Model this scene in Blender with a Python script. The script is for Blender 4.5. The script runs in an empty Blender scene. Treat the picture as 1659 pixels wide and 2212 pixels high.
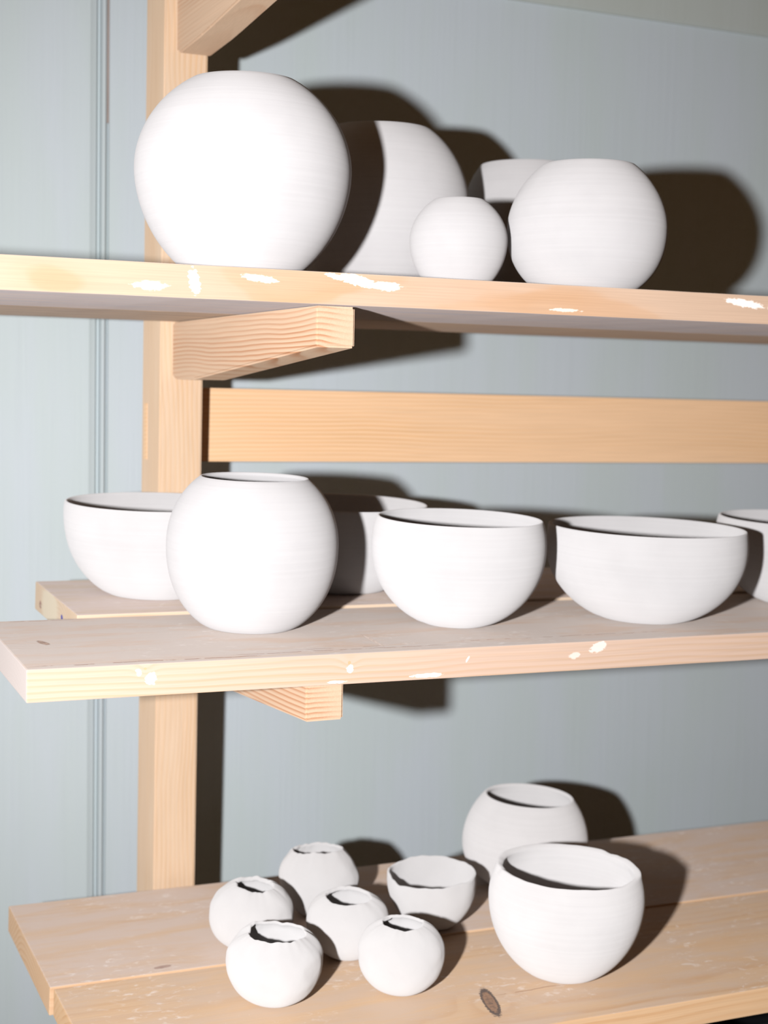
import bpy, bmesh, math, random
from mathutils import Vector, Matrix, noise

scn = bpy.context.scene
col = scn.collection
ZO = 1.5                      # height of the camera above the floor

# ------------------------------------------------------------------ camera
YAW, PITCH, ROLL, FPX = 0.4333, -0.0793, 0.0201, 3240.4
fwd = Vector((math.sin(YAW)*math.cos(PITCH), math.cos(YAW)*math.cos(PITCH), math.sin(PITCH)))
r0 = Vector((math.cos(YAW), -math.sin(YAW), 0.0)); u0 = r0.cross(fwd)
rgt = math.cos(ROLL)*r0 + math.sin(ROLL)*u0
up = -math.sin(ROLL)*r0 + math.cos(ROLL)*u0
cd = bpy.data.cameras.new('camera'); cam = bpy.data.objects.new('camera', cd); col.objects.link(cam)
cam.matrix_world = Matrix(((rgt.x, up.x, -fwd.x, 0), (rgt.y, up.y, -fwd.y, 0), (rgt.z, up.z, -fwd.z, ZO), (0, 0, 0, 1)))
cd.sensor_fit = 'HORIZONTAL'; cd.sensor_width = 24.0; cd.lens = FPX/1659*24.0
cd.clip_start = 0.05
cd.dof.use_dof = True; cd.dof.focus_distance = 1.50; cd.dof.aperture_fstop = 5.0
scn.camera = cam

# ------------------------------------------------------------------ light and exposure
w = bpy.data.worlds.new('world'); scn.world = w; w.use_nodes = True
bg = w.node_tree.nodes['Background']; bg.inputs[0].default_value = (1.0, 0.50, 0.17, 1); bg.inputs[1].default_value = 0.060
fd = bpy.data.lights.new('flash', 'SPOT'); flash = bpy.data.objects.new('flash', fd); col.objects.link(flash)
flash.location = (-0.3684, 0.0256, ZO + 0.0)
fd.energy = 292; fd.color = (1.0, 0.995, 1.0); fd.shadow_soft_size = 0.026
fd.spot_size = math.radians(82); fd.spot_blend = 1.0
tgt = Vector((0.84, 1.65, ZO - 0.17))
flash.rotation_euler = (tgt - flash.location).to_track_quat('-Z', 'Y').to_euler()
scn.view_settings.view_transform = 'Standard'; scn.view_settings.look = 'None'
scn.view_settings.gamma = 1.0; scn.view_settings.use_curve_mapping = False
scn.view_settings.exposure = 0.0

# ------------------------------------------------------------------ helpers
def tag(o, label=None, cat=None, group=None, kind=None):
    if label: o['label'] = label
    if cat: o['category'] = cat
    if group: o['group'] = group
    if kind: o['kind'] = kind
    return o

def link(name, bm, mat, parent=None, smooth=False, matrix=None):
    me = bpy.data.meshes.new(name); bm.normal_update(); bm.to_mesh(me); bm.free()
    me.materials.append(mat)
    if smooth:
        for f in me.polygons: f.use_smooth = True
    o = bpy.data.objects.new(name, me); col.objects.link(o)
    if parent: o.parent = parent
    if matrix is not None: o.matrix_world = matrix
    return o

def prism(outline, x0, x1, axis=0, bevel=0.0):
    """extrude a polygon; axis 0: outline in (y, z) along x"""
    bm = bmesh.new()
    a = [bm.verts.new((x0, p[0], p[1])) for p in outline]
    b = [bm.verts.new((x1, p[0], p[1])) for p in outline]
    n = len(outline)
    bm.faces.new(a); bm.faces.new(b[::-1])
    for i in range(n): bm.faces.new((a[(i+1) % n], a[i], b[i], b[(i+1) % n]))
    bmesh.ops.recalc_face_normals(bm, faces=bm.faces)
    if bevel: bmesh.ops.bevel(bm, geom=list(bm.edges), offset=bevel, segments=2, profile=0.6, affect='EDGES')
    return bm

def board_bm(L, D, T, seed, cuts=60):
    """a sawn board, x along, y deep, z up (top at 0), very slightly uneven"""
    bm = prism([(0, -T), (D, -T), (D, 0), (0, 0)], 0, L, bevel=0.0016)
    for k in range(1, cuts):
        x = L*k/cuts
        bmesh.ops.bisect_plane(bm, geom=list(bm.verts)+list(bm.edges)+list(bm.faces), plane_co=(x, 0, 0), plane_no=(1, 0, 0))
    for v in bm.verts:
        x = v.co.x
        v.co.y += 0.0010*noise.noise(Vector((x*2.2, seed, v.co.y*3))) + 0.00025*noise.noise(Vector((x*30, seed, v.co.z*60)))
        v.co.z += 0.00025*noise.noise(Vector((x*24, seed+7, v.co.y*30)))
        if x < 0.002 or x > L-0.002: v.co.x += 0.0006*noise.noise(Vector((v.co.y*40, v.co.z*80, seed)))
    return bm

# ------------------------------------------------------------------ materials
class NT:
    def __init__(s, name):
        s.m = bpy.data.materials.new(name); s.m.use_nodes = True; s.t = s.m.node_tree
        s.b = s.t.nodes['Principled BSDF']; s.tc = s.t.nodes.new('ShaderNodeTexCoord')
    def n(s, kind, **kw):
        x = s.t.nodes.new(kind)
        for k, v in kw.items(): setattr(x, k, v)
        return x
    def set(s, sock, v):
        if isinstance(v, bpy.types.NodeSocket): s.t.links.new(v, sock)
        elif isinstance(v, (tuple, list)) and len(v) == 3 and sock.type == 'RGBA': sock.default_value = (*v, 1)
        else: sock.default_value = v
    def math(s, op, a, b=None, c=None, clamp=False):
        x = s.n('ShaderNodeMath', operation=op, use_clamp=clamp)
        for i, v in enumerate((a, b, c)):
            if v is not None: s.set(x.inputs[i], v)
        return x.outputs[0]
    def vec(s, x=0.0, y=0.0, z=0.0):
        c = s.n('ShaderNodeCombineXYZ')
        for i, v in enumerate((x, y, z)): s.set(c.inputs[i], v)
        return c.outputs[0]
    def sep(s, v):
        c = s.n('ShaderNodeSeparateXYZ'); s.set(c.inputs[0], v); return c.outputs
    def noise(s, v, scale=1.0, detail=3.0, rough=0.5, dist=0.0):
        x = s.n('ShaderNodeTexNoise'); s.set(x.inputs['Vector'], v); x.inputs['Scale'].default_value = scale
        x.inputs['Detail'].default_value = detail; x.inputs['Roughness'].default_value = rough; x.inputs['Distortion'].default_value = dist
        return x.outputs['Fac']
    def ramp(s, f, stops):
        x = s.n('ShaderNodeValToRGB'); s.set(x.inputs[0], f); e = x.color_ramp.elements
        while len(e) < len(stops): e.new(0.5)
        for el, (p, c) in zip(e, stops): el.position = p; el.color = (*c, 1) if isinstance(c, tuple) else (c, c, c, 1)
        return x.outputs[0]
    def step(s, f, a, b, clamp=True):
        x = s.n('ShaderNodeMapRange', clamp=clamp, interpolation_type='SMOOTHSTEP')
        s.set(x.inputs[0], f); x.inputs[1].default_value = a; x.inputs[2].default_value = b
        x.inputs[3].default_value = 0; x.inputs[4].default_value = 1
        return x.outputs[0]
    def mix(s, f, a, b, blend='MIX'):
        x = s.n('ShaderNodeMix', data_type='RGBA', blend_type=blend)
        s.set(x.inputs[0], f); s.set(x.inputs[6], a); s.set(x.inputs[7], b)
        return x.outputs[2]
    def bump(s, h, strength=0.3, dist=0.001):
        x = s.n('ShaderNodeBump'); x.inputs['Strength'].default_value = strength; x.inputs['Distance'].default_value = dist
        s.set(x.inputs['Height'], h); s.t.links.new(x.outputs[0], s.b.inputs['Normal'])

def wood(name, base, late, seed=0.0, axis='X', center=(0.05, -0.11), spacing=0.0055, contrast=0.8, wander=0.010,
         dust=None, dust_amt=0.0, under=None, under_amt=0.0, specks=0.0, smears=(), ends=(), knots=(), cracks=(), pale=None, rough=0.7, drough=0.35):
    """solid pine: growth rings around an axis that runs along the board"""
    s = NT(name)
    P = s.sep(s.tc.outputs['Object'])
    L, A, B = {'X': (P[0], P[1], P[2]), 'Y': (P[1], P[0], P[2]), 'Z': (P[2], P[0], P[1])}[axis]
    n1 = s.noise(s.vec(s.math('MULTIPLY_ADD', L, 2.2, seed), s.math('MULTIPLY', A, 7), s.math('MULTIPLY', B, 7)), 1, 2)
    n2 = s.noise(s.vec(s.math('MULTIPLY_ADD', L, 11, seed+5), s.math('MULTIPLY', A, 30), s.math('MULTIPLY', B, 30)), 1, 2)
    a = s.math('SUBTRACT', A, center[0]); b = s.math('SUBTRACT', B, center[1])
    # the grain bends round each knot
    bend = None
    for k in knots:
        d = s.math('ADD', s.math('POWER', s.math('DIVIDE', s.math('SUBTRACT', L, k['l']), k['w']*2.6), 2.0),
                   s.math('POWER', s.math('DIVIDE', s.math('SUBTRACT', A if k['on'] == 'A' else B, k['c']), k['w']*2.0), 2.0))
        g = s.math('MULTIPLY', s.math('EXPONENT', s.math('MULTIPLY', d, -1.0)), k['w']*1.3)
        bend = g if bend is None else s.math('ADD', bend, g)
    r = s.math('SQRT', s.math('ADD', s.math('MULTIPLY', a, a), s.math('MULTIPLY', b, b)))
    r = s.math('ADD', r, s.math('MULTIPLY', n1, wander*2.2)); r = s.math('ADD', r, s.math('MULTIPLY', n2, wander*0.14))
    if bend is not None: r = s.math('ADD', r, bend)
    ph = s.math('FRACT', s.math('DIVIDE', r, spacing))
    ring = s.ramp(ph, [(0.0, 0.25), (0.12, 0.0), (0.45, 0.12), (0.86, 1.0), (0.95, 0.85), (1.0, 0.25)])
    vary = s.noise(s.vec(s.math('MULTIPLY_ADD', L, 1.3, seed+3), s.math('MULTIPLY', A, 12), s.math('MULTIPLY', B, 12)), 1, 2)
    f = s.math('MULTIPLY', ring, s.math('MULTIPLY', s.step(vary, 0.25, 0.75), contrast*1.4))
    c = s.mix(s.math('MINIMUM', f, 1.0), base, late)
    fib = s.noise(s.vec(s.math('MULTIPLY', L, 9), s.math('MULTIPLY', A, 700), s.math('MULTIPLY', B, 700)), 1, 2)
    c = s.mix(0.22, c, s.ramp(fib, [(0.3, 0.55), (0.7, 1.0)]), 'MULTIPLY')
    broad = s.noise(s.vec(s.math('MULTIPLY_ADD', L, 3.1, seed+9), s.math('MULTIPLY', A, 16), s.math('MULTIPLY', B, 16)), 1, 3)
    if pale: c = s.mix(s.math('MULTIPLY', s.step(broad, 0.45, 0.75), 0.6), c, pale)
    N = s.sep(s.tc.outputs['Normal'])
    upm = s.step(N[2], 0.4, 0.8)
    if dust:
        dn = s.noise(s.vec(s.math('MULTIPLY_ADD', L, 8, seed), s.math('MULTIPLY', A, 34), s.math('MULTIPLY', B, 20)), 1, 5, 0.62, 0.4)
        dm = s.math('MULTIPLY', s.step(dn, 0.30, 0.68), dust_amt)
        dm = s.math('ADD', dm, dust_amt*0.45, clamp=True)
        c = s.mix(s.math('MULTIPLY', dm, upm), c, dust)
    if specks:
        # dried clay: small flecks, smudges and fine drag marks on the top face
        s1 = s.noise(s.vec(s.math('MULTIPLY_ADD', L, 60, seed), s.math('MULTIPLY', A, 110), 0.0), 1, 3, 0.6, 0.8)
        s2 = s.noise(s.vec(s.math('MULTIPLY_ADD', L, 7, seed+2), s.math('MULTIPLY', A, 11), 0.0), 1, 2)
        sm = s.math('MULTIPLY', s.step(s1, 0.54, 0.74), s.step(s2, 0.44, 0.60))
        s3 = s.noise(s.vec(s.math('MULTIPLY_ADD', L, 330, seed), s.math('MULTIPLY', A, 330), 0.0), 1, 1)
        sm = s.math('ADD', sm, s.math('MULTIPLY', s.step(s3, 0.76, 0.80), 0.7), clamp=True)
        s4 = s.noise(s.vec(s.math('MULTIPLY_ADD', s.math('ADD', L, s.math('MULTIPLY', A, 0.6)), 14, seed), s.math('MULTIPLY', s.math('SUBTRACT', A, s.math('MULTIPLY', L, 0.45)), 200), 0.0), 1, 3, 0.6, 1.5)
        sm = s.math('ADD', sm, s.math('MULTIPLY', s.math('MULTIPLY', s.step(s4, 0.64, 0.70), s.step(s2, 0.54, 0.64)), 0.6), clamp=True)
        c = s.mix(s.math('MULTIPLY', s.math('MULTIPLY', sm, min(specks*1.3, 1.0)), upm), c, (0.84, 0.80, 0.78))
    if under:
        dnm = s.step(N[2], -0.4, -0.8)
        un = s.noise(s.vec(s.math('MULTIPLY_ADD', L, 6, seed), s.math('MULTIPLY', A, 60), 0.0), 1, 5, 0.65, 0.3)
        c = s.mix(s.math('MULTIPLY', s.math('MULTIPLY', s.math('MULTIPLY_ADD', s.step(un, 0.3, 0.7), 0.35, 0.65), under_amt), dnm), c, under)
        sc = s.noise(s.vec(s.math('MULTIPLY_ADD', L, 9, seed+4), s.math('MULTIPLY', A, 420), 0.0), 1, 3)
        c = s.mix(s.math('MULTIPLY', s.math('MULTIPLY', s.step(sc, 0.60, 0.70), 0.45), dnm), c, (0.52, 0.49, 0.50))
    # clay smears on the front edge: (l, z, half length, half height, angle, strength)
    en = s.noise(s.vec(s.math('MULTIPLY', L, 150), s.math('MULTIPLY', B, 300), 0.0), 1, 4, 0.6)
    fr = s.step(N[1], -0.4, -0.8)
    for (l, z, hl, hz, ang, st) in smears:
        x = s.math('SUBTRACT', L, l); z_ = s.math('SUBTRACT', B, z); ca, sa = math.cos(ang), math.sin(ang)
        u = s.math('DIVIDE', s.math('ADD', s.math('MULTIPLY', x, ca), s.math('MULTIPLY', z_, sa)), hl)
        v = s.math('DIVIDE', s.math('SUBTRACT', s.math('MULTIPLY', z_, ca), s.math('MULTIPLY', x, sa)), hz)
        q = s.math('ADD', s.math('SQRT', s.math('ADD', s.math('MULTIPLY', u, u), s.math('MULTIPLY', v, v))), s.math('MULTIPLY_ADD', en, 1.5, -0.75))
        c = s.mix(s.math('MULTIPLY', s.math('MULTIPLY', s.math('SUBTRACT', 1.0, s.step(q, 0.80, 1.0)), st), fr), c, (0.93, 0.88, 0.85))
    # knots: (l, c) centre on the top face or front face, rx, ry half axes, angle
    for k in knots:
        cc = A if k['on'] == 'A' else B
        mask = upm if k['on'] == 'A' else fr
        x = s.math('SUBTRACT', L, k['l']); z_ = s.math('SUBTRACT', cc, k['c']); ca, sa = math.cos(k['ang']), math.sin(k['ang'])
        kn = s.noise(s.vec(s.math('MULTIPLY', L, 260), s.math('MULTIPLY', cc, 260), 0.0), 1, 4, 0.6)
        u = s.math('DIVIDE', s.math('ADD', s.math('MULTIPLY', x, ca), s.math('MULTIPLY', z_, sa)), k['rx'])
        v = s.math('DIVIDE', s.math('SUBTRACT', s.math('MULTIPLY', z_, ca), s.math('MULTIPLY', x, sa)), k['ry'])
        q = s.math('ADD', s.math('SQRT', s.math('ADD', s.math('MULTIPLY', u, u), s.math('MULTIPLY', v, v))), s.math('MULTIPLY_ADD', kn, 0.6, -0.3))
        core = s.ramp(s.math('MULTIPLY_ADD', kn, 0.8, s.math('MULTIPLY', q, 0.3)), [(0.2, k['dark']), (0.62, k['body']), (0.9, k['body'])])
        c = s.mix(s.math('MULTIPLY', s.math('SUBTRACT', 1.0, s.step(q, 0.80, 0.95)), mask), c, core)
        rim = s.math('MULTIPLY', s.step(q, 0.66, 0.80), s.math('SUBTRACT', 1.0, s.step(q, 0.95, 1.12)))
        c = s.mix(s.math('MULTIPLY', s.math('MULTIPLY', rim, k.get('rim', 0.9)), mask), c, k['dark'])
    em = s.step(N[0], -0.4, -0.8)
    for (a_, b_, r_, cl) in ends:
        q = s.math('SQRT', s.math('ADD', s.math('POWER', s.math('SUBTRACT', A, a_), 2.0), s.math('POWER', s.math('MULTIPLY', s.math('SUBTRACT', B, b_), 1.6), 2.0)))
        q = s.math('ADD', s.math('DIVIDE', q, r_), s.math('MULTIPLY_ADD', en, 1.0, -0.5))
        c = s.mix(s.math('MULTIPLY', s.math('SUBTRACT', 1.0, s.step(q, 0.7, 1.2)), em), c, cl)
    # drying cracks along the top: (l0, l1, a, half width)
    for (l0, l1, a0, hw) in cracks:
        cn = s.noise(s.vec(s.math('MULTIPLY', L, 22), a0*90, seed), 1, 4, 0.6)
        dd = s.math('ABSOLUTE', s.math('SUBTRACT', s.math('SUBTRACT', A, a0), s.math('MULTIPLY_ADD', cn, 0.010, -0.005)))
        br = s.noise(s.vec(s.math('MULTIPLY', L, 60), a0*50, seed+1), 1, 3)
        m = s.math('MULTIPLY', s.math('SUBTRACT', 1.0, s.step(dd, hw*0.4, hw)), s.math('MULTIPLY', s.step(L, l0, l0+0.03), s.math('SUBTRACT', 1.0, s.step(L, l1-0.03, l1))))
        m = s.math('MULTIPLY', m, s.step(br, 0.40, 0.50))
        c = s.mix(s.math('MULTIPLY', s.math('MULTIPLY', m, 0.75), upm), c, (0.24, 0.11, 0.07))
    s.t.links.new(c, s.b.inputs['Base Color']); s.b.inputs['Roughness'].default_value = rough
    s.b.inputs['Specular IOR Level'].default_value = 0.25; s.b.inputs['Diffuse Roughness'].default_value = drough
    s.bump(s.math('ADD', fib, s.math('MULTIPLY', ring, 0.5)), 0.25, 0.0004)
    return s.m

def clay(name, rings=0.0, hand=0.0, tint=(0.51, 0.498, 0.501), seed=0.0, dr=0.75):
    s = NT(name)
    P = s.sep(s.tc.outputs['Object'])
    n = s.noise(s.tc.outputs['Object'], 22, 4, 0.55)
    c = s.mix(s.step(n, 0.35, 0.75), tint, tuple(v*0.965 for v in tint))
    streak = s.noise(s.vec(s.math('MULTIPLY', P[0], 6), s.math('MULTIPLY', P[1], 6), s.math('MULTIPLY_ADD', P[2], 420, seed)), 1, 3)
    if rings: c = s.mix(0.5, c, s.ramp(streak, [(0.3, 0.93), (0.7, 1.0)]), 'MULTIPLY')
    s.t.links.new(c, s.b.inputs['Base Color'])
    s.b.inputs['Roughness'].default_value = 0.62; s.b.inputs['Specular IOR Level'].default_value = 0.22; s.b.inputs['Diffuse Roughness'].default_value = dr
    grain = s.noise(s.tc.outputs['Object'], 1400, 2, 0.6)
    h = s.math('MULTIPLY', grain, 0.35)
    if rings: h = s.math('ADD', h, s.math('MULTIPLY', streak, rings))
    if hand:
        h = s.math('ADD', h, s.math('MULTIPLY', s.noise(s.tc.outputs['Object'], 75, 3, 0.5, 0.5), hand))
    s.bump(h, 0.35, 0.0006)
    return s.m

def painted(name, c1, c2, c3, seed=0.0):
    s = NT(name); P = s.sep(s.tc.outputs['Object'])
    v = s.noise(s.vec(s.math('MULTIPLY_ADD', P[0], 9, seed), 0.0, s.math('MULTIPLY', P[2], 1.6)), 1, 3, 0.55)
    c = s.mix(s.step(v, 0.35, 0.65), c1, c2)
    v2 = s.noise(s.vec(s.math('MULTIPLY_ADD', P[0], 130, seed), 0.0, s.math('MULTIPLY', P[2], 3.0)), 1, 4, 0.6)
    c = s.mix(s.math('MULTIPLY', s.step(v2, 0.45, 0.8), 0.30), c, c3)
    s.t.links.new(c, s.b.inputs['Base Color']); s.b.inputs['Roughness'].default_value = 0.6
    s.b.inputs['Specular IOR Level'].default_value = 0.3
    s.bump(v2, 0.25, 0.0012)
    return s.m

def plain(name, c, rough=0.7):
    s = NT(name); n = s.noise(s.tc.outputs['Object'], 30, 4)
    s.t.links.new(s.mix(s.step(n, 0.3, 0.7), c, tuple(v*0.88 for v in c)), s.b.inputs['Base Color'])
    s.b.inputs['Roughness'].default_value = rough
    return s.m

PINE = (0.80, 0.565, 0.335); LATE = (0.66, 0.36, 0.15)
M_wall = painted('wall_paint', (0.485, 0.535, 0.575), (0.47, 0.53, 0.54), (0.435, 0.48, 0.51))
M_frieze = painted('frieze_paint', (0.44, 0.475, 0.46), (0.43, 0.465, 0.44), (0.39, 0.42, 0.40), 4.0)
M_bare = plain('bare_gap', (0.30, 0.235, 0.21))
M_floor = wood('floor_boards', (0.30, 0.22, 0.15), (0.20, 0.13, 0.08), 3.0, spacing=0.012)
M_post = wood('post_pine', (0.655, 0.48, 0.335), (0.59, 0.37, 0.19), 2.0, axis='Z', center=(-0.06, 0.03), spacing=0.0052, contrast=0.5, wander=0.018, pale=(0.66, 0.52, 0.39))
M_arm = wood('arm_pine', (0.58, 0.41, 0.285), (0.43, 0.21, 0.11), 6.0, axis='Y', center=(0.075, 0.07), spacing=0.0056, contrast=0.8, wander=0.016)
M_rail = wood('rail_pine', (0.78, 0.53, 0.33), (0.68, 0.39, 0.17), 8.0, center=(-0.03, -0.02), spacing=0.0062, contrast=0.7, wander=0.012)
DK = dict(dark=(0.10, 0.08, 0.075), body=(0.33, 0.20, 0.13))
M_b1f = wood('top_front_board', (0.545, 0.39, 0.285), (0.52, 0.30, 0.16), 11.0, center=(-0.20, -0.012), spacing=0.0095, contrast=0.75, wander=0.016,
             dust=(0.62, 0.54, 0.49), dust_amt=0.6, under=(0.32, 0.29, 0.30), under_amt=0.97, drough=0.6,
             smears=[(0.4435, -0.016, 0.006, 0.013, 0.2, 0.9), (0.40, -0.022, 0.018, 0.005, 0.0, 0.45), (0.51, -0.010, 0.02, 0.004, -0.1, 0.5),
                     (0.616, -0.0075, 0.026, 0.0055, -0.18, 0.95), (0.645, -0.0115, 0.020, 0.005, -0.05, 0.9), (0.59, -0.004, 0.012, 0.003, -0.2, 0.8),
                     (1.10, -0.0095, 0.030, 0.0045, -0.12, 0.75), (1.16, -0.013, 0.03, 0.005, 0, 0.75), (0.86, -0.027, 0.02, 0.002, 0, 0.5)])
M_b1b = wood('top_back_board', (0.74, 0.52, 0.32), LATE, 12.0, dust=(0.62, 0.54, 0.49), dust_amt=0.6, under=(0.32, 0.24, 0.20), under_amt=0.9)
M_b2f = wood('middle_front_board', (0.57, 0.415, 0.325), (0.53, 0.345, 0.215), 13.0, center=(0.07, -0.16), spacing=0.006, contrast=0.65, wander=0.012,
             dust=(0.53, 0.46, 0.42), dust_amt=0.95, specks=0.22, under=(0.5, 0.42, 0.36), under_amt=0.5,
             smears=[(0.120, -0.0155, 0.006, 0.007, 0, 0.85), (0.108, -0.008, 0.003, 0.004, 0.4, 0.5), (0.331, -0.016, 0.004, 0.005, 0, 0.9), (0.317, -0.0292, 0.011, 0.0016, 0, 0.9),
                     (0.421, -0.0278, 0.021, 0.0024, 0.0, 1.0), (0.467, -0.013, 0.0012, 0.004, -0.5, 0.9), (0.63, -0.007, 0.012, 0.006, 0.3, 0.5), (0.60, -0.015, 0.008, 0.004, 0.3, 0.4)],
             ends=[(0.12, -0.016, 0.4, (0.50, 0.44, 0.415))],
             knots=[dict(l=0.0398, c=0.122, on='A', w=0.010, rx=0.0045, ry=0.0125, ang=0.25, rim=0.3, dark=(0.12, 0.08, 0.07), body=(0.42, 0.30, 0.24)),
                    dict(l=0.381, c=0.058, on='A', w=0.008, rx=0.0026, ry=0.034, ang=-0.05, rim=0.25, dark=(0.36, 0.25, 0.20), body=(0.66, 0.56, 0.50)),
                    dict(l=0.330, c=-0.0095, on='B', w=0.004, rx=0.0016, ry=0.0016, ang=0, dark=(0.55, 0.32, 0.18), body=(0.60, 0.38, 0.22)),
                    dict(l=0.1145, c=-0.0048, on='B', w=0.004, rx=0.0013, ry=0.0010, ang=0, dark=(0.55, 0.32, 0.18), body=(0.60, 0.38, 0.22))],
             cracks=[(0.0, 0.26, 0.012, 0.0016), (0.20, 0.46, 0.020, 0.0011), (0.27, 0.40, 0.030, 0.0009), (0.46, 0.75, 0.034, 0.0009), (0.0, 0.12, 0.242, 0.0012)])
M_b2b = wood('middle_back_board', (0.60, 0.47, 0.35), (0.50, 0.34, 0.2), 14.0, center=(0.10, -0.10), spacing=0.006, contrast=0.6,
             dust=(0.60, 0.50, 0.46), dust_amt=0.75, specks=0.25,
             ends=[(0.080, -0.0175, 0.006, (0.10, 0.09, 0.30)), (0.100, -0.026, 0.005, (0.16, 0.15, 0.30)), (0.205, -0.024, 0.008, (0.30, 0.18, 0.14)), (0.15, -0.02, 0.05, (0.60, 0.52, 0.40))])
M_b3f = wood('bottom_front_board', (0.66, 0.44, 0.26), (0.54, 0.30, 0.14), 15.0, center=(0.09, -0.19), spacing=0.0085, contrast=0.55, wander=0.014,
             dust=(0.56, 0.43, 0.34), dust_amt=0.55, specks=0.38,
             knots=[dict(l=0.4545, c=0.0713, on='A', w=0.014, rx=0.0085, ry=0.0360, ang=-0.25, **DK)], cracks=[(0.46, 0.57, 0.085, 0.0009)])
M_b3b = wood('bottom_back_board', (0.64, 0.44, 0.28), (0.54, 0.32, 0.17), 16.0, center=(0.12, -0.15), spacing=0.007, contrast=0.6, wander=0.016,
             dust=(0.59, 0.47, 0.40), dust_amt=0.8, specks=0.33,
             knots=[dict(l=0.1344, c=0.014, on='A', w=0.008, rx=0.012, ry=0.004, ang=0.1, rim=0.2, dark=(0.30, 0.20, 0.17), body=(0.42, 0.30, 0.25))])
M_thrown = clay('bisque_thrown', rings=0.9, tint=(0.485, 0.472, 0.476), dr=0.5)
M_bowl = clay('bisque_bowl', rings=0.45, seed=3.0)
M_hand = clay('bisque_pinched', hand=2.2, seed=5.0, tint=(0.53, 0.517, 0.516))
M_cut = clay('bisque_coarse', rings=0.3, hand=1.2, seed=7.0, tint=(0.58, 0.565, 0.565))
M_black = plain('black_plastic', (0.012, 0.012, 0.014), 0.45)

# ------------------------------------------------------------------ the room
WY = 2.1389
def wall():
    """tongue-and-groove boards: one beaded joint, the rest flat"""
    prof = [(-2.2, 0), (0.5190, 0), (0.5225, 0.0012), (0.5290, 0.0030), (0.5315, 0.0110), (0.5350, 0.0110), (0.5362, 0.0015), (0.5375, -0.0012),
            (0.5405, -0.0012), (0.5432, 0.0012), (0.5438, 0.0060), (0.5464, 0.0060), (0.5470, 0.0), (4.0, 0)]
    zs = [0.0, 1.0, 2.0, ZO + 1.6]
    bm = bmesh.new(); grid = []
    for x, d in prof: grid.append([bm.verts.new((x, WY + d, z)) for z in zs])
    for i in range(len(prof)-1):
        for j in range(len(zs)-1): bm.faces.new((grid[i][j], grid[i+1][j], grid[i+1][j+1], grid[i][j+1]))
    # thickness
    back = [bm.verts.new((x, WY + 0.1, z)) for x, z in ((-2.2, 0), (4.0, 0), (4.0, zs[-1]), (-2.2, zs[-1]))]
    bm.faces.new(back[::-1])
    o = link('wall_back', bm, M_wall); tag(o, kind='structure')
    return o
wall()
bm = bmesh.new(); bmesh.ops.create_cube(bm, size=1.0, matrix=Matrix.Translation((0.9, 0.0, -0.05)) @ Matrix.Diagonal((6.2, 4.3, 0.1, 1)))
tag(link('floor', bm, M_floor), kind='structure')
# unpainted sliver showing in the joint, high up
bm = bmesh.new(); bmesh.ops.create_cube(bm, size=1.0, matrix=Matrix.Translation((0.5451, WY+0.004, ZO+0.40+0.6)) @ Matrix.Diagonal((0.0030, 0.003, 1.25, 1)))
tag(link('trim_1', bm, M_bare), kind='structure')
# wide frieze board across the top of the wall
bm = prism([(WY+0.01, 0.6265), (WY-0.004, 0.6265), (WY-0.009, 0.632), (WY-0.009, 0.66), (WY-0.009, 1.1), (WY+0.01, 1.1)], -2.2, 4.0)
for v in bm.verts: v.co.z += ZO
tag(link('trim_2', bm, M_frieze), kind='structure')

# ------------------------------------------------------------------ shelving frame
XP, YP, LEAN, LEANY, DP, WP, WA, XA = 0.5548, 1.9009, -0.0024, -0.0255, 0.0846, 0.058, 0.0424, 0.0161
rack = bpy.data.objects.new('shelving_frame', None); col.objects.link(rack)
rack.location = (XP + LEAN*-ZO, YP + LEANY*-ZO, 0.0)
tag(rack, 'pale pine shelving frame with a tall post, tapered bracket arms and a cross rail', 'shelving frame')
RM = Matrix.Translation(rack.location)
def rackpart(name, bm, mat):
    # geometry arrives in camera-height coordinates; bake the frame's lean into it
    for v in bm.verts:
        z = v.co.z
        v.co = Vector((v.co.x, v.co.y, z + ZO)) - rack.location
    return link(name, bm, mat, rack)
def post():
    bm = bmesh.new(); bmesh.ops.create_cube(bm, size=1.0)
    for v in bm.verts:
        z = v.co.z*(0.75+ZO) + (0.75-ZO)/2
        v.co = Vector((XP + LEAN*z + (v.co.x+0.5)*WP, YP + LEANY*z + (v.co.y+0.5)*DP, z))
    bmesh.ops.bevel(bm, geom=list(bm.edges), offset=0.0022, segments=2, affect='EDGES')
    return bm
rackpart('post', post(), M_post)
def arm(zt, slope, yf, yk, zfront, zk, zp, ypz):
    """top edge straight under the boards, lower edge deepening towards a blunt foot on the post"""
    yb = ypz + 0.0005
    zz = lambda y: zt + slope*(y-YP)
    pts = [(yf, zz(yf)), (yf, zfront), (yk, zk), (yk+(yb-yk)*0.25, zk-0.0025), (yb-0.012, zp-0.004), (yb, zp-0.0005), (yb, zz(yb))]
    bm = prism(pts, XP+XA, XP+XA+WA)
    bmesh.ops.bevel(bm, geom=list(bm.edges), offset=0.0022, segments=2, affect='EDGES')
    for v in bm.verts: v.co.x += LEAN*v.co.z + (v.co.y-YP)*(-0.0059)
    return bm
def yp_at(z): return YP + LEANY*z
Z1, T1, S1 = 0.1185, 0.0325, -0.0011
Z2, S2 = -0.2477, 0.0363
Z3, S3 = -0.6628, 0.0381
t1, t2, t3 = 0.0010, -0.0054, -0.0075
zt1 = Z1 - T1 + t1*XP - 0.0008; zt2 = Z2 - T1 + t2*XP - 0.0006; zt3 = Z3 - T1 + t3*XP
rackpart('bracket_arm', arm(zt1, S1, 1.4105, 1.78, 0.0448, 0.0142, 0.0160, yp_at(0.05)), M_arm)
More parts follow.
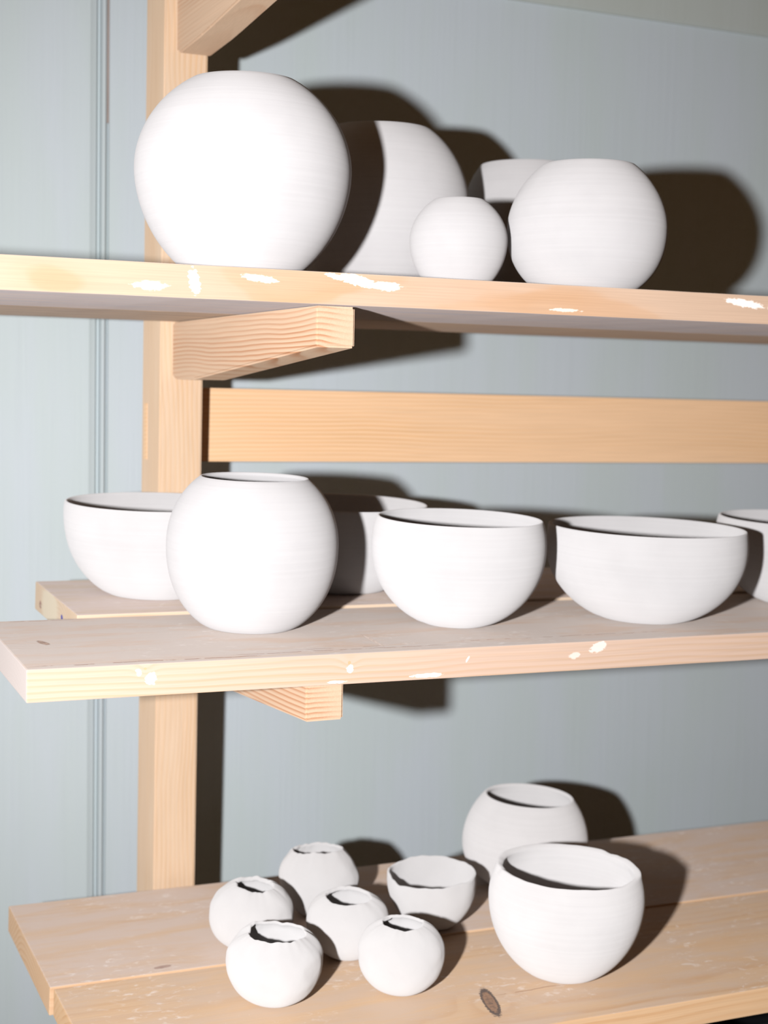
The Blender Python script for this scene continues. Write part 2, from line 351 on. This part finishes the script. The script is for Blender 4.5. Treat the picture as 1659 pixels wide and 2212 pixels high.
rackpart('bracket_arm', arm(zt2, S2, 1.4250, 1.78, -0.3425, -0.3600, -0.3600, yp_at(-0.33)), M_arm)
rackpart('bracket_arm', arm(0.505, 0.0, 1.4150, 1.76, 0.462, 0.4315, 0.4290, yp_at(0.46)), M_arm)
rackpart('bracket_arm', arm(zt3, S3, 1.4000, 1.78, zt3-0.066, zt3-0.082, zt3-0.084, yp_at(-0.74)), M_arm)
bm = prism([(1.9589, -0.0962), (1.9589+0.026, -0.0962), (1.9589+0.026, 0.0041), (1.9589, 0.0041)], XP+WP-0.004, 2.45, bevel=0.0015)
for v in bm.verts: v.co.z += -0.0035*v.co.x
rackpart('cross_rail', bm, M_rail)
bm = prism([(1.9595, -0.0955), (1.9735, -0.0955), (1.9735, -0.0205), (1.9595, -0.0205)], XP-0.0006, XP+0.01)
tag(rackpart('rail_tenon', bm, M_rail), 'sawn end of the rail tenon showing on the side of the post')

# ------------------------------------------------------------------ shelf boards
KS = {1: dict(Z=Z1, t=t1, y=-0.0021, s=S1), 2: dict(Z=Z2, t=t2, y=-0.0131, s=S2), 3: dict(Z=Z3, t=t3, y=-0.0112, s=S3)}
def plane(k, X, Y, dz=0):
    q = KS[k]
    return Vector((X-(Y-1.6)*q['y'], Y+X*q['y'], q['Z']+dz+q['t']*X+q['s']*(Y-YP)+ZO))
def board(k, X0, X1, Y0, Y1, dz, T, mat, seed, label):
    q = KS[k]; o = plane(k, X0, Y0, dz)
    ex = Vector((1, q['y'], q['t'])).normalized(); ey = Vector((-q['y'], 1, q['s'])); ey = (ey - ey.dot(ex)*ex).normalized(); ez = ex.cross(ey)
    m = Matrix(((ex.x, ey.x, ez.x, o.x), (ex.y, ey.y, ez.y, o.y), (ex.z, ey.z, ez.z, o.z), (0, 0, 0, 1)))
    ob = link('shelf_board', board_bm(X1-X0, Y1-Y0, T, seed), mat, matrix=m)
    return tag(ob, label, 'shelf board', 'pine shelf boards lying on the bracket arms')
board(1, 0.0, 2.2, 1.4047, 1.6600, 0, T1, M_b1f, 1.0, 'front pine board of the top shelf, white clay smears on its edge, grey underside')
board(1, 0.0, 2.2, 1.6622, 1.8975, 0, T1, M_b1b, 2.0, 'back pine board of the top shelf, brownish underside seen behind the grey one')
board(2, 0.2859, 2.2, 1.4110, 1.6585, 0, 0.0323, M_b2f, 3.0, 'front board of the middle shelf, sticking out furthest left, with cracked dusty top')
board(2, 0.3887, 2.2, 1.6605, 1.9011, 0.0032, 0.0355, M_b2b, 4.0, 'back board of the middle shelf, its shorter left end has a blue spot')
board(3, 0.3600, 2.2, 1.3816, 1.6418, 0, 0.0321, M_b3f, 5.0, 'front board of the bottom shelf with a dark oval knot near the big cup')
board(3, 0.3560, 2.2, 1.6438, 1.9014, 0.0015, 0.0335, M_b3b, 6.0, 'back board of the bottom shelf, reaching to the foot of the visible post')

# ------------------------------------------------------------------ pots
def profile(rb, rm, zm, h, rr, eL, eU, n=22):
    rr = min(rr, rm*0.9995); kL = (1-(rb/rm)**eL)**(1/eL); kU = (1-(rr/rm)**eU)**(1/eU); P = []
    for i in range(n+1):
        u = 1-i/n; P.append((rm*(1-(u*kL)**eL)**(1/eL), zm*(1-u)))
    m = max(6, int(n*(h-zm)/zm)+6)
    for i in range(1, m+1):
        u = i/m; P.append((rm*(1-(u*kU)**eU)**(1/eU), zm+(h-zm)*u))
    return P
def pot_bm(q, wt, hand=0.0, seed=0.0, seg=112, rimwave=0.0, ta=0.0, tb=0.0, oval=0.0, flat=False, chip=False):
    P = profile(*q); h = q[3]
    # soften the foot
    rb = P[0][0]; outer = [(0, 0.0006), (rb*0.8, 0.0004), (rb-0.0015, 0.0)] + [(r, z + (0.0008 if i == 0 else 0)) for i, (r, z) in enumerate(P)]
    inner = []
    for i in range(len(P)):
        a = P[max(i-1, 0)]; b = P[min(i+1, len(P)-1)]
        t = Vector((b[0]-a[0], b[1]-a[1])).normalized()
        wl = wt*(1.35 if P[i][1] < h*0.5 else 1.0)
        inner.append((P[i][0]-t.y*wl, P[i][1]+t.x*wl))
    inner = [(max(r, 0.001), max(z, wt)) for r, z in inner if r > 0.001]
    er, ez = P[-1]; ir, iz = inner[-1]
    ma = Vector(((er+ir)/2, (ez+iz)/2)); va = Vector((er, ez))-ma; d = Vector((-va.y, va.x)).normalized()*va.length*(0.35 if flat else 0.9)
    if d.y < 0 and abs(d.y) > abs(d.x)*0.3: d = -d
    rim = [tuple(ma + va*math.cos(x) + d*math.sin(x)) for x in [math.pi*i/6 for i in range(1, 6)]]
    pr = outer + rim + inner[::-1] + [(0, max(inner[0][1], wt))]
    bm = bmesh.new(); rings = []
    for r, z in pr:
        if r <= 1e-6: rings.append([bm.verts.new((0, 0, z))]); continue
        rings.append([bm.verts.new((r*math.cos(2*math.pi*k/seg), r*math.sin(2*math.pi*k/seg), z)) for k in range(seg)])
    for a, b in zip(rings, rings[1:]):
        for k in range(seg):
            k2 = (k+1) % seg
            if len(a) == 1: bm.faces.new((a[0], b[k2], b[k]))
            elif len(b) == 1: bm.faces.new((a[k], a[k2], b[0]))
            else: bm.faces.new((a[k], a[k2], b[k2], b[k]))
    sv = Vector((seed*3.7, seed*1.3, seed))
    for v in bm.verts:
        x, y, z = v.co; s = min(max(z/h, 0), 1); R = math.hypot(x, y)
        if hand and R > 1e-5:
            rd = Vector((x/R, y/R, 0)); w = 0.25+0.75*math.sin(min(s*1.2, 1)*math.pi/2)
            # broad lobes, finger-pressed dimples, small lumps
            o = Vector((x, y, z*1.1))
            d = 0.55*noise.noise(o*22+sv) + 0.40*(noise.noise(o*55+sv)) + 0.05*noise.noise(o*110+sv)
            v.co += rd*(d*hand*w)
            v.co.z += 0.25*hand*noise.noise(o*26+sv*2)*s
        if rimwave and R > 1e-5:
            th = math.atan2(y, x); k = max(0, (s-0.6)/0.4)**1.5
            v.co.z += rimwave*k*(noise.noise(Vector((math.cos(th)*1.6, math.sin(th)*1.6, seed*5))) + 0.5*noise.noise(Vector((math.cos(th)*5, math.sin(th)*5, seed*5))))
            g = rimwave*0.9*k*noise.noise(Vector((math.cos(th)*2.2, math.sin(th)*2.2, seed*9)))
            v.co.x += g*x/R; v.co.y += g*y/R
        if oval: v.co.x *= 1+oval*s; v.co.y *= 1-oval*s
        x, y, z = v.co
        if ta or tb:
            k = s*s*(3-2*s)
            v.co = Vector((x+ta*z*k, y+tb*z*k, z-(ta*x+tb*y)*k))
        if chip:
            # nicked rim and a few stuck crumbs on the outside, right and left
            th = math.atan2(y, x)
            for (ct, cz, wd, dp) in ((0.35, h, 0.10, -0.0022), (0.15, h-0.004, 0.09, -0.0018), (math.pi-0.25, h, 0.06, -0.0022), (-0.15, h-0.016, 0.045, 0.0011), (-0.05, h-0.028, 0.03, 0.0012), (-0.32, 0.055, 0.05, -0.0010)):
                e = ((th-ct+math.pi) % (2*math.pi)-math.pi)/wd; f = (z-cz)/0.006
                g = math.exp(-e*e-f*f)
                if R > q[4]*0.93 or cz > h-0.002:
                    if R > 1e-5: v.co.x += dp*g*x/R; v.co.y += dp*g*y/R
                    if cz > h-0.005: v.co.z += dp*g*0.8
    bmesh.ops.recalc_face_normals(bm, faces=bm.faces)
    return bm
def pot(name, cat, group, k, dz, v, label, mat, wt=0.0045, **kw):
    X, Y = v[0], v[1]; q = KS[k]
    n = Vector((-q['t'], -q['s'], 1)).normalized(); a = Vector((1, 0, 0)); a = (a-a.dot(n)*n).normalized(); b = n.cross(a)
    # height of the board under (X, Y)
    yl = Y - X*q['y']; xl = X + (yl-1.6)*q['y']
    z = q['Z'] + q['t']*xl + q['s']*(yl-YP) + dz + ZO + 0.0003
    m = Matrix(((a.x, b.x, n.x, X), (a.y, b.y, n.y, Y), (a.z, b.z, n.z, z), (0, 0, 0, 1)))
    kw.setdefault('ta', v[9]); kw.setdefault('tb', v[10])
    o = link(name, pot_bm(tuple(v[2:9]), wt, **kw), mat, smooth=True, matrix=m)
    return tag(o, label, cat, group)

G1 = 'white unglazed round vases on the top shelf'
G2 = 'white unglazed bowls on the middle shelf'
G3 = 'small hand-pinched white pots on the bottom shelf'
pot('round_vase', 'vase', G1, 1, 0, [0.52864, 1.5092, 0.05611, 0.11319, 0.10871, 0.19983, 0.05509, 1.89151, 1.919, 0, 0],
    'largest white unglazed ball vase, leftmost on the top shelf in front of the post', M_thrown, seed=1)
pot('round_vase', 'vase', G1, 1, 0, [0.77874, 1.71737, 0.0495, 0.11281, 0.10547, 0.20328, 0.06468, 2.0, 2.03473, 0, 0],
    'big white vase behind the largest ball vase, half covered by its dark shadow', M_thrown, seed=2)
pot('round_vase', 'vase', G1, 1, 0, [0.77934, 1.5013, 0.03279, 0.0546, 0.05077, 0.0953, 0.02782, 1.96675, 1.85958, 0, 0],
    'smallest white ball vase on the top shelf, at the front edge', M_thrown, seed=3)
pot('round_vase', 'vase', G1, 1, 0, [1.02894, 1.78829, 0.03148, 0.08665, 0.09918, 0.18823, 0.0619, 2.0, 2.30, 0, 0],
    'white vase at the back of the top shelf, mostly hidden by the rightmost vase', M_thrown, seed=4)
pot('round_vase', 'vase', G1, 1, 0, [0.92624, 1.46886, 0.05518, 0.09049, 0.06988, 0.14007, 0.0525, 2.23523, 1.82554, 0, 0],
    'rightmost white ball vase on the top shelf, squat with a flat top', M_thrown, seed=5)
pot('bowl', 'bowl', G2, 2, 0.0032, [0.5185, 1.7850, 0.0600, 0.1140, 0.1020, 0.1110, 0.1130, 2.237, 1.97, 0, 0],
    'wide white bowl farthest left on the middle shelf, behind the round vase', M_bowl, wt=0.0042, seed=6)
pot('round_vase', 'vase', None, 2, 0, [0.5637, 1.5684, 0.0506, 0.0953, 0.0914, 0.1665, 0.0600, 2.1654, 2.098, 0, 0],
    'white ball vase with an open mouth, the only vase on the middle shelf', M_thrown, seed=7)
pot('bowl', 'bowl', G2, 2, 0.0032, [0.75979, 1.7838, 0.0660, 0.1155, 0.0860, 0.1085, 0.1140, 2.35, 2.0, 0, 0],
    'straight-sided white bowl in shadow between the middle shelf vase and the deep bowl', M_bowl, wt=0.0045, seed=8)
pot('bowl', 'bowl', G2, 2, 0, [0.80425, 1.5346, 0.03919, 0.10141, 0.0900, 0.1215, 0.0965, 2.05, 2.0, 0, 0],
    'deep rounded white bowl with an inward rim, at the front centre of the middle shelf', M_bowl, wt=0.0048, seed=9)
pot('bowl', 'bowl', G2, 2, 0, [1.05467, 1.51973, 0.0560, 0.12178, 0.0868, 0.1089, 0.1200, 2.05, 2.0, 0.0007, 0.0097],
    'wide shallow white bowl at the front right of the middle shelf', M_bowl, wt=0.0050, seed=10)
pot('bowl', 'bowl', G2, 2, 0, [1.33288, 1.5717, 0.0468, 0.1085, 0.0920, 0.1097, 0.1060, 2.05, 2.0, 0, 0],
    'white bowl cut off by the right edge of the photo on the middle shelf', M_bowl, wt=0.0045, seed=11)
pot('round_pot', 'pot', None, 3, 0.0015, [1.03663, 1.75938, 0.03773, 0.08688, 0.06067, 0.1239, 0.06146, 2.165, 1.879, 0.030, 0.008],
    'squat white pot with a wide mouth, farthest back on the bottom shelf near the wall', M_cut, wt=0.0050, seed=12)
pot('cup', 'cup', None, 3, 0, [0.93571, 1.48995, 0.03904, 0.09262, 0.0937, 0.12875, 0.08482, 1.98, 1.7287, 0.012, 0.008],
    'big white cup with a thick chipped rim, front right on the bottom shelf', M_cut, wt=0.0082, seed=13, chip=True, flat=True, rimwave=0.0012)
pot('pinch_pot', 'pot', G3, 3, 0, [0.58446, 1.53194, 0.02313, 0.05363, 0.05142, 0.07767, 0.03381, 2.34, 2.05, 0.009, 0.0],
    'pinched white pot with a torn uneven mouth, front left on the bottom shelf', M_hand, wt=0.0030, hand=0.0046, seed=14, rimwave=0.0030)
pot('pinch_pot', 'pot', G3, 3, 0, [0.7300, 1.5090, 0.0203, 0.0496, 0.0446, 0.0790, 0.0245, 2.167, 2.15, 0.005, 0.0],
    'round pinched white pot in front of the small open bowl, left of the knot', M_hand, wt=0.0034, hand=0.0024, seed=15, rimwave=0.0018)
pot('pinch_pot', 'pot', G3, 3, 0.0015, [0.60793, 1.6780, 0.02044, 0.05139, 0.0380, 0.0775, 0.0245, 1.94, 2.35, 0.03, -0.02],
    'leftmost pinched white pot on the bottom shelf, behind the one with the torn mouth', M_hand, wt=0.0050, hand=0.0034, seed=16, rimwave=0.0022)
pot('pinch_pot', 'pot', G3, 3, 0.0015, [0.72900, 1.75169, 0.02359, 0.0518, 0.04683, 0.0810, 0.0335, 1.80, 1.75, -0.01, 0.13],
    'pinched white pot farthest back against the wall, with a narrow frilled mouth', M_hand, wt=0.0035, hand=0.0026, seed=17, rimwave=0.0026)
pot('pinch_pot', 'pot', G3, 3, 0, [0.7110, 1.6180, 0.01968, 0.0508, 0.0420, 0.0745, 0.0285, 1.88, 2.30, -0.03, -0.03],
    'pinched white pot in the centre of the cluster, partly shaded by its front neighbours', M_hand, wt=0.0045, hand=0.0022, seed=18, rimwave=0.0016)
pot('small_bowl', 'bowl', None, 3, 0.0015, [0.84995, 1.6680, 0.0245, 0.05719, 0.0600, 0.0682, 0.0568, 1.90, 2.0, -0.05, -0.02],
    'small open white pinched bowl with a wavy rim, left of the big chipped cup', M_hand, wt=0.0034, hand=0.0016, seed=19, rimwave=0.0030)

# ------------------------------------------------------------------ below the shelf
def bin_bm():
    bm = bmesh.new(); W_, D_, H_ = 0.50, 0.34, 0.66; secs = []
    def ring(w, d, z, r=0.04):
        vs = []
        for cx, cy, a0 in ((w/2-r, d/2-r, 0), (-w/2+r, d/2-r, 90), (-w/2+r, -d/2+r, 180), (w/2-r, -d/2+r, 270)):
            for i in range(6):
                a = math.radians(a0+18*i); vs.append(bm.verts.new((cx+r*math.cos(a), cy+r*math.sin(a), z)))
        return vs
    spec = [(W_-.08, D_-.08, 0), (W_-.02, D_-.02, H_-.05), (W_+.02, D_+.02, H_-.05), (W_+.02, D_+.02, H_), (W_-.03, D_-.03, H_), (W_-.09, D_-.09, 0.01)]
    rs = [ring(*s) for s in spec]
    for a, b in zip(rs, rs[1:]):
        n = len(a)
        for i in range(n): bm.faces.new((a[i], a[(i+1) % n], b[(i+1) % n], b[i]))
    bm.faces.new(rs[0][::-1]); bm.faces.new(rs[-1])
    bmesh.ops.recalc_face_normals(bm, faces=bm.faces)
    return bm
o = link('storage_bin', bin_bm(), M_black, matrix=Matrix.Translation((1.45, 1.72, 0.0)))
tag(o, 'black bin in the dark under the right end of the bottom shelf', 'bin')
